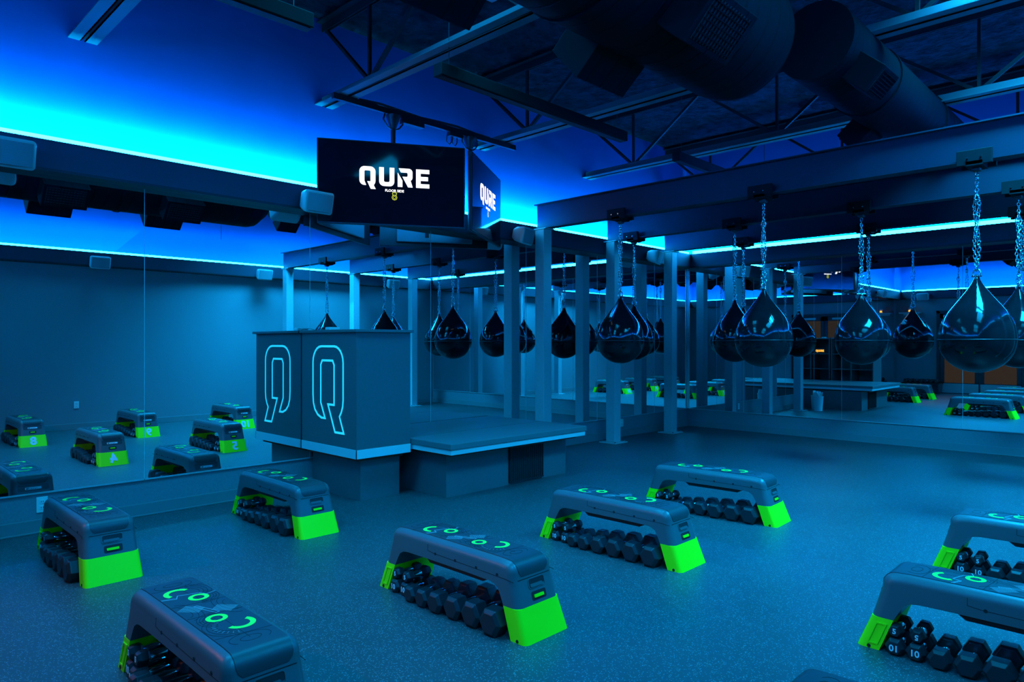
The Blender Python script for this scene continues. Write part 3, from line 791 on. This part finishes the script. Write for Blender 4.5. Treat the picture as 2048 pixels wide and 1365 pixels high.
    for i in range(len(rows)-1):
        for k in range(3): b._f([rows[i][k], rows[i][k+1], rows[i+1][k+1], rows[i+1][k]])
    b._f(rows[0]); b._f(rows[-1])
    mt = b.build('top_mat', M['decktop'], e, smooth=50)
    # prints on the mat; u along y, v along x, flat part z=0.361+0.0022
    def ZT_(y): return 0.3633 if abs(y) < 0.2 else 0.3633-0.001*(abs(y)-0.2)/0.18 if abs(y) < 0.38 else 0.3623-0.6*(abs(y)-0.38)**2*8
    FT = lambda a, c, d: Vector((c, a, ZT_(a)+d))
    def ringarc(cy, cx, ro, ri, a0, a1):
        b = B(); n = 22; o_ = [(cy+ro*math.cos(math.radians(a0+(a1-a0)*k/n)), cx+ro*math.sin(math.radians(a0+(a1-a0)*k/n))) for k in range(n+1)]
        i_ = [(cy+ri*math.cos(math.radians(a0+(a1-a0)*k/n)), cx+ri*math.sin(math.radians(a0+(a1-a0)*k/n))) for k in range(n+1)]
        O = [b.bm.verts.new(FT(*p, 0.0008)) for p in o_]; I = [b.bm.verts.new(FT(*p, 0.0008)) for p in i_]
        for k in range(n): b._f([O[k], O[k+1], I[k+1], I[k]])
        for f in b.bm.faces:
            f.normal_update()
            if f.normal.z < 0: f.normal_flip()
        b.build('lime_letter', M['mint'], mt, recalc=False)
    ringarc(0.252, -0.022, 0.056, 0.035, -125, 62)      # far C
    ringarc(0.150, 0.022, 0.040, 0.022, 0, 359.9)       # far O
    ringarc(-0.120, -0.016, 0.040, 0.022, 0, 359.9)
    ringarc(-0.225, 0.028, 0.056, 0.035, 50, 252)
    b = B()                                              # pale lines
    def L(pts, w=0.0022): b.strip(pts, w, FT, 0, 0.0006)
    L([(0.21, -0.102), (0.19, -0.05), (0.225, -0.035), (0.20, 0.045), (0.165, 0.06), (0.18, 0.102)], 0.003)
    L([(0.218, -0.102), (0.198, -0.046)], 0.002)
    b.build('zigzag_print', M['line'], mt, recalc=False); b = B()
    for k in range(15):
        t = k/14.0; L([(0.085-0.06*t, -0.05+0.045*t), (0.045-0.06*t, -0.100+0.055*t)], 0.0013)
    b.build('hatch_print', M['line'], mt, recalc=False); b = B()
    for k in range(15):
        t = k/14.0; L([(-0.085+0.06*t, 0.05-0.045*t), (-0.045+0.06*t, 0.100-0.055*t)], 0.0013)
    b.build('hatch_print', M['line'], mt, recalc=False); b = B()
    L([(0.06, -0.02), (-0.06, 0.02), (-0.065, 0.005), (0.055, -0.035), (0.06, -0.02)], 0.002)
    b.build('centre_badge', M['line'], mt, recalc=False); b = B()
    for k in range(11):
        a = math.radians(195+k*14); L([(-0.225+0.066*math.cos(a), 0.01+0.066*math.sin(a)), (-0.225+0.084*math.cos(a), 0.01+0.084*math.sin(a))], 0.0014)
    b.build('tick_print', M['line'], mt, recalc=False)
    b = B()
    def D(pts, w=0.0022): b.strip(pts, w, FT, 0, 0.0005)
    def ell(cy, cx, ry, rx, a0=0, a1=360, n=26): return [(cy+ry*math.cos(math.radians(a0+(a1-a0)*k/n)), max(-0.101, min(0.101, cx+rx*math.sin(math.radians(a0+(a1-a0)*k/n))))) for k in range(n+1)]
    for k, s in enumerate((1.25, 1.6, 1.95, 2.3)):
        D(ell(0.240, 0.0, 0.045*s, 0.045*s, 20, 170)); D(ell(-0.220, 0.0, 0.045*s, 0.045*s, 190, 350))
        D(ell(0.150, 0.03, 0.034*s, 0.030*s, 30, 200)); D(ell(-0.130, -0.02, 0.034*s, 0.030*s, 200, 390))
    for s in (0.03, 0.055, 0.08):
        D(ell(0.0, 0.085, s*1.5, s*0.7, 180, 360)); D(ell(0.0, -0.085, s*1.5, s*0.7, 0, 180))
    for y in (0.33, 0.10, -0.06, -0.31): D([(y, -0.102), (y-0.02, 0.102)])
    D([(0.33, 0.0), (0.10, 0.02)]); D([(-0.06, 0.0), (-0.37, 0.0)])
    for s in (1, -1):
        D(ell(s*0.375, 0.0, 0.022, 0.038)); D(ell(s*0.370, 0.0, 0.045, 0.075, 0, 360))
    b.build('grooves', M['dline'], mt, recalc=False)
    # end panel details: outer end plane leans, from (y .53,z .15) to (.49,z .285)
    sl = Vector((0, -0.04, 0.135)).normalized()
    for s in (-1, 1):
        o = Vector((0, s*0.530, 0.15)); up = Vector((0, s*sl.y, sl.z)); nn = Vector((0, s*sl.z, -sl.y)); rt = Vector((-s*1.0, 0, 0))
        FE = lambda a, c, d: o+rt*a+up*c+nn*d
        def rrect(a0, a1, c0, c1, r, n=4):
            P = []
            for ca, cc, st in ((a1-r, c1-r, 0), (a0+r, c1-r, 90), (a0+r, c0+r, 180), (a1-r, c0+r, 270)):
                P += [(ca+r*math.cos(math.radians(st+90*k/n)), cc+r*math.sin(math.radians(st+90*k/n))) for k in range(n+1)]
            return P
        if s < 0:
            q = B().prism(rrect(-0.045, 0.062, 0.086, 0.118, 0.008), -0.004, 0.0012, FE)
            h = q.build('handle_slot', M['dline'], e)
            B().strip(rrect(-0.048, 0.065, 0.074, 0.120, 0.012), 0.005, FE, -0.002, 0.003, True).prism(rrect(-0.040, 0.045, 0.078, 0.094, 0.005), 0, 0.006, FE).build('handle_grip', M['deck'], h)
            q = B().prism(rrect(-0.040, 0.060, 0.016, 0.058, 0.009), -0.004, 0.0012, FE); h = q.build('latch_slot', M['dline'], e)
            B().prism(rrect(-0.026, 0.040, 0.028, 0.043, 0.003), 0, 0.007, FE).build('latch_tab', M['lime'], h)
        else:
            q = B().prism(rrect(-0.040, 0.040, 0.028, 0.062, 0.008), -0.004, 0.0012, FE); h = q.build('latch_slot', M['dline'], e)
            B().prism(rrect(-0.026, 0.026, 0.038, 0.051, 0.003), 0, 0.006, FE).build('latch_tab', M['lime'], h)
            q = B().prism(rrect(-0.105, 0.105, 0.082, 0.142, 0.012), -0.004, 0.0012, FE); h = q.build('end_pad', M['decktop'], e)
            q = B(); q.prism(rrect(-0.055, 0.055, 0.094, 0.112, 0.002), 0, 0.003, FE); q.slot(1)
            for (a0, a1) in ((-0.050, -0.044), (-0.041, -0.036)): q.prism([(-a0, 0.096), (-a1, 0.096), (-a1-0.006, 0.110), (-a0-0.006, 0.110)], 0.003, 0.0034, FE)
            for k in range(6):
                a = -0.028+k*0.0125
                q.strip([(a+0.007, 0.102), (a, 0.102), (a, 0.098), (a+0.007, 0.098)] if k % 2 else [(a, 0.098), (a, 0.102), (a+0.007, 0.102), (a+0.007, 0.098)], 0.002, FE, 0.003, 0.0034)
            q.build('name_badge', [M['digit'], M['dline']], h)
    return e
deck0 = make_deck(); index_children()

# deck placements: x centre, y centre, rz, number, phrase
DECKS = [
 (1.275, 5.10, 0.0, None, 'the leftmost deck beside the wall outlet'),
 (2.635, 5.11, 0.0, None, 'the deck just left of the podium'),
 (1.11, 2.76, 0.0, None, 'the bottom left deck'),
 (2.49, 2.78, 0.0, '4', 'the front centre deck'),
 (3.90, 2.80, 0.0, '5', 'the second deck right of the podium'),
 (5.30, 2.83, 0.045, None, 'the farthest deck on the floor'),
 (2.17, 0.42, 0.0, '8', 'the deck cut by the bottom edge'),
 (3.60, 0.52, 0.0, '9', 'the lower right corner deck'),
 (5.07, 0.56, 0.0, '10', 'the upper right edge deck')]
DL = ['grey and lime step deck, leftmost, beside the wall outlet',
 'grey and lime step deck by the mirror wall, just left of the podium base',
 'large grey and lime step deck cut off by the bottom left edge',
 'grey and lime step deck, whole and largest, in the front centre of the floor',
 'grey and lime step deck, second from the stage, right of the front centre one',
 'grey and lime step deck, farthest back on the open floor, right of centre',
 'grey and lime step deck, only a corner of its top showing at the bottom edge',
 'grey and lime step deck at the lower right edge, in front of another one',
 'grey and lime step deck at the right edge, behind the nearest one there']
deckobj = []
for i, (x, y, rz, num, ph) in enumerate(DECKS):
    d = deck0 if i == 0 else copy_tree(deck0)
    d.location = (x, y, 0); d.rotation_euler = (0, 0, rz)
    tag(d, DL[i], 'step platform', 'step decks in rows on the floor'); deckobj.append(d)
    if num:
        sl = Vector((0, 0.53-0.59, 0.15)).normalized(); nn = Vector((0, sl.z, -sl.y))
        mt = basis(Vector((0, 0.562, 0.072))+nn*0.0015, (-1, 0, 0), tuple(sl), tuple(nn))
        if num == '4': mt = mt @ Matrix.Rotation(0.25, 4, 'Z')
        text_mesh('number', num, 0.150, M['digit'], d, mt, 0.0008, 0.006)

# ------------------------------------------------------------------ dumbbells
def make_dumbbell(dia, length, num=None):
    """lies along x, resting on a flat; origin at floor contact"""
    e = empty('dumbbell', (0, 0, 0)); R = dia/2; zc = R*math.cos(PI/6); hl = 0.29*length
    def hexr(x, r): return [Vector((x, r*math.cos(PI/3*k), zc+r*math.sin(PI/3*k))) for k in range(6)]
    for s in (-1, 1):
        b = B(); rings = []
        for x, r in ((s*(length/2-hl), R*0.80), (s*(length/2-hl+0.010), R), (s*(length/2-0.016), R), (s*length/2, R*0.72)):
            rings.append([b.bm.verts.new(v) for v in hexr(x, r)])
        for i in range(3):
            for k in range(6): b._f([rings[i][k], rings[i][(k+1) % 6], rings[i+1][(k+1) % 6], rings[i+1][k]])
        b._f(rings[0]); b._f(rings[-1])
        h = b.build('head', M['rubber'], e, bevel=0.003, seg=2)
        if num:
            mt = basis((s*(length/2+0.0006), 0, zc), (0, -s*-1.0, 0), (0, 0, 1), (s, 0, 0))
            text_mesh('number', num, R*0.95, M['digit'], h, mt, 0.0005, 0.001)
    ht = length/2-hl
    B().tube([(-ht, 0, zc), (-ht*0.7, 0, zc), (0, 0, zc), (ht*0.7, 0, zc), (ht, 0, zc)], [0.014, 0.017, 0.020, 0.017, 0.014], 14).build('handle', M['chrome'], e, smooth=60)
    e['h'] = 0.0; del e['h']
    return e
DIA = [0.146, 0.140, 0.130, 0.120, 0.106, 0.096]
LEN = [0.33, 0.32, 0.31, 0.30, 0.28, 0.26]
kinds = [make_dumbbell(DIA[i], LEN[i]) for i in range(6)] + [make_dumbbell(0.084, 0.22, '10'), make_dumbbell(0.068, 0.18, '5')]
index_children()
used = set()
ORD = ['nearest', 'second', 'third', 'fourth', 'fifth', 'sixth']
def place_db(kind, deck, lx, ly, z, rz, rx, label):
    o = kinds[kind] if kind not in used else copy_tree(kinds[kind]); used.add(kind)
    dx, dy, drz = DECKS[deck][0], DECKS[deck][1], DECKS[deck][2]
    c_, s_ = math.cos(drz), math.sin(drz)
    o.location = (dx+c_*lx-s_*ly, dy+s_*lx+c_*ly, z); o.rotation_euler = (rx, 0, drz+rz)
    tag(o, label, 'dumbbell', 'hex dumbbells under the step decks')
for di, D_ in enumerate(DECKS):
    y = -0.472; rnd = random.Random(di*11+3)
    for k in range(6):
        y += DIA[k]/2
        lx = -0.150+LEN[k]/2-0.055+rnd.uniform(-0.006, 0.006)
        place_db(k, di, lx, y+0.02, 0, rnd.uniform(-0.03, 0.03), 0, 'black hex dumbbell, %s from the near end, under %s' % (ORD[k], D_[4]))
        y += DIA[k]/2+0.002
    for k in range(2):
        y += 0.042
        tip = 0.0
        fl = PI if (di == 7 and k == 1) else 0
        place_db(6, di, -0.06+rnd.uniform(-0.01, 0.01), y+0.02, 0.07275 if fl else 0, rnd.uniform(-0.03, 0.03), fl, 'small dumbbell marked 10, %s of the pair under %s' % (('nearer', 'farther')[k], D_[4]))
        fl = PI if (di == 7 and k == 0) else 0
        place_db(7, di, -0.075+rnd.uniform(-0.01, 0.01), y+0.02, 0.0735+(0.0589 if fl else 0), rnd.uniform(-0.06, 0.06), fl, 'small dumbbell marked 5, on the %s 10 under %s' % (('nearer', 'farther')[k], D_[4]))
        y += 0.044

# ------------------------------------------------------------------ front wall: doors, shelf, lamps, rack
def dbl_door():
    e = struct(empty('door_1', (WC, 4.05, 0)))
    b = B(); b.box(0, 0.05, -1.02, -0.94, 0, 2.32).box(0, 0.05, 0.94, 1.02, 0, 2.32).box(0, 0.05, -1.02, 1.02, 2.24, 2.32)
    b.build('door_frame', M['door'], e)
    for s in (-1, 1):
        y0, y1 = (0.01, 0.93) if s > 0 else (-0.93, -0.01)
        b = B(); b.box(0.005, 0.04, y0, y0+0.10, 0, 2.23).box(0.005, 0.04, y1-0.10, y1, 0, 2.23).box(0.005, 0.04, y0, y1, 0, 0.30).box(0.005, 0.04, y0, y1, 2.1, 2.23)
        l = b.build('door_leaf', M['door'], e)
        B().box(0.015, 0.03, y0+0.1, y1-0.1, 0.30, 2.1).build('glass_pane', M['pane'], l)
        B().box(0.04, 0.044, y0+0.01, y1-0.01, 0.02, 0.28).build('kick_plate', M['kick'], l)
        B().box(0.045, 0.075, min(s*0.25, s*0.85), max(s*0.25, s*0.85), 2.14, 2.20).build('door_closer', M['kick'], l)
        yy = s*0.06
        B().tube([(0.08, yy, 0.85), (0.08, yy, 1.25)], 0.011, 8).build('pull_handle', M['kick'], l)
    return e
dbl_door()
e = empty('wall_shelf', (WC, 5.72, 2.26)); tag(e, 'short white shelf high on the front wall beside the doors, seen in the back mirror', 'shelf')
B().box(0, 0.22, -0.27, 0.27, 0, 0.035).build('board', M['band'], e)
B().box(0, 0.02, -0.2, 0.2, -0.04, 0).build('cleat', M['band'], e)
e = empty('shelf_lamp', (WC+0.12, 5.72, 2.295)); tag(e, 'small lamp with an amber lens standing on the wall shelf', 'lamp')
B().lathe([(0.05, 0), (0.05, 0.012), (0.02, 0.02), (0.02, 0.06)], 16).build('base', M['white'], e, smooth=40)
B().lathe([(0.03, 0.06), (0.045, 0.08), (0.045, 0.11), (0.02, 0.13)], 16).build('head', M['white'], e, smooth=40)
B().box(0.044, 0.05, -0.03, 0.03, 0.02, 0.06).build('lens', M['glow_amber'], e)
e = empty('ring_stand', (WC+0.10, 5.90, 2.295)); tag(e, 'thin wire ring ornament on the wall shelf, left of the lamp', 'ornament')
B().tube([(0, 0.07*math.cos(t), 0.12+0.07*math.sin(t)) for t in [2*PI*k/20 for k in range(20)]], 0.004, 5, closed=True).build('ring', M['chain'], e)
B().tube([(0, 0, 0), (0, 0, 0.05)], 0.004, 5).box(-0.03, 0.03, -0.03, 0.03, 0, 0.005).build('foot', M['chain'], e)
# low rack of dumbbells on the front wall
e = empty('dumbbell_rack', (WC+0.28, 5.45, 0)); tag(e, 'low black dumbbell rack against the front wall, left of the doors in the mirror', 'rack')
B().box(-0.22, 0.22, -0.55, 0.40, 0.26, 0.29).build('tray', M['black'], e)
for sy in (-0.5, 0.35):
    B().box(-0.2, 0.2, sy-0.02, sy+0.02, 0, 0.26).build('leg', M['black'], e)
for k in range(7):
    o = copy_tree(kinds[3]); o.location = (WC+0.28, 5.00+k*0.128, 0.29); o.rotation_euler = (0, 0, 0)
    tag(o, 'black hex dumbbell on the low rack, %s from the double doors' % (['nearest', 'second', 'third', 'fourth', 'fifth', 'sixth', 'seventh'][k]), 'dumbbell', 'dumbbells on the low rack')
# thin hanging cable at upper right
b = B(); tag(b.tube([(4.9, 0.55, CEIL), (4.9, 0.55, 3.9), (4.905, 0.555, 3.4), (4.90, 0.55, 3.15)], 0.004, 6).build('hanging_cable', M['chain']), 'thin pale cable hanging from the roof at the upper right', 'cable')
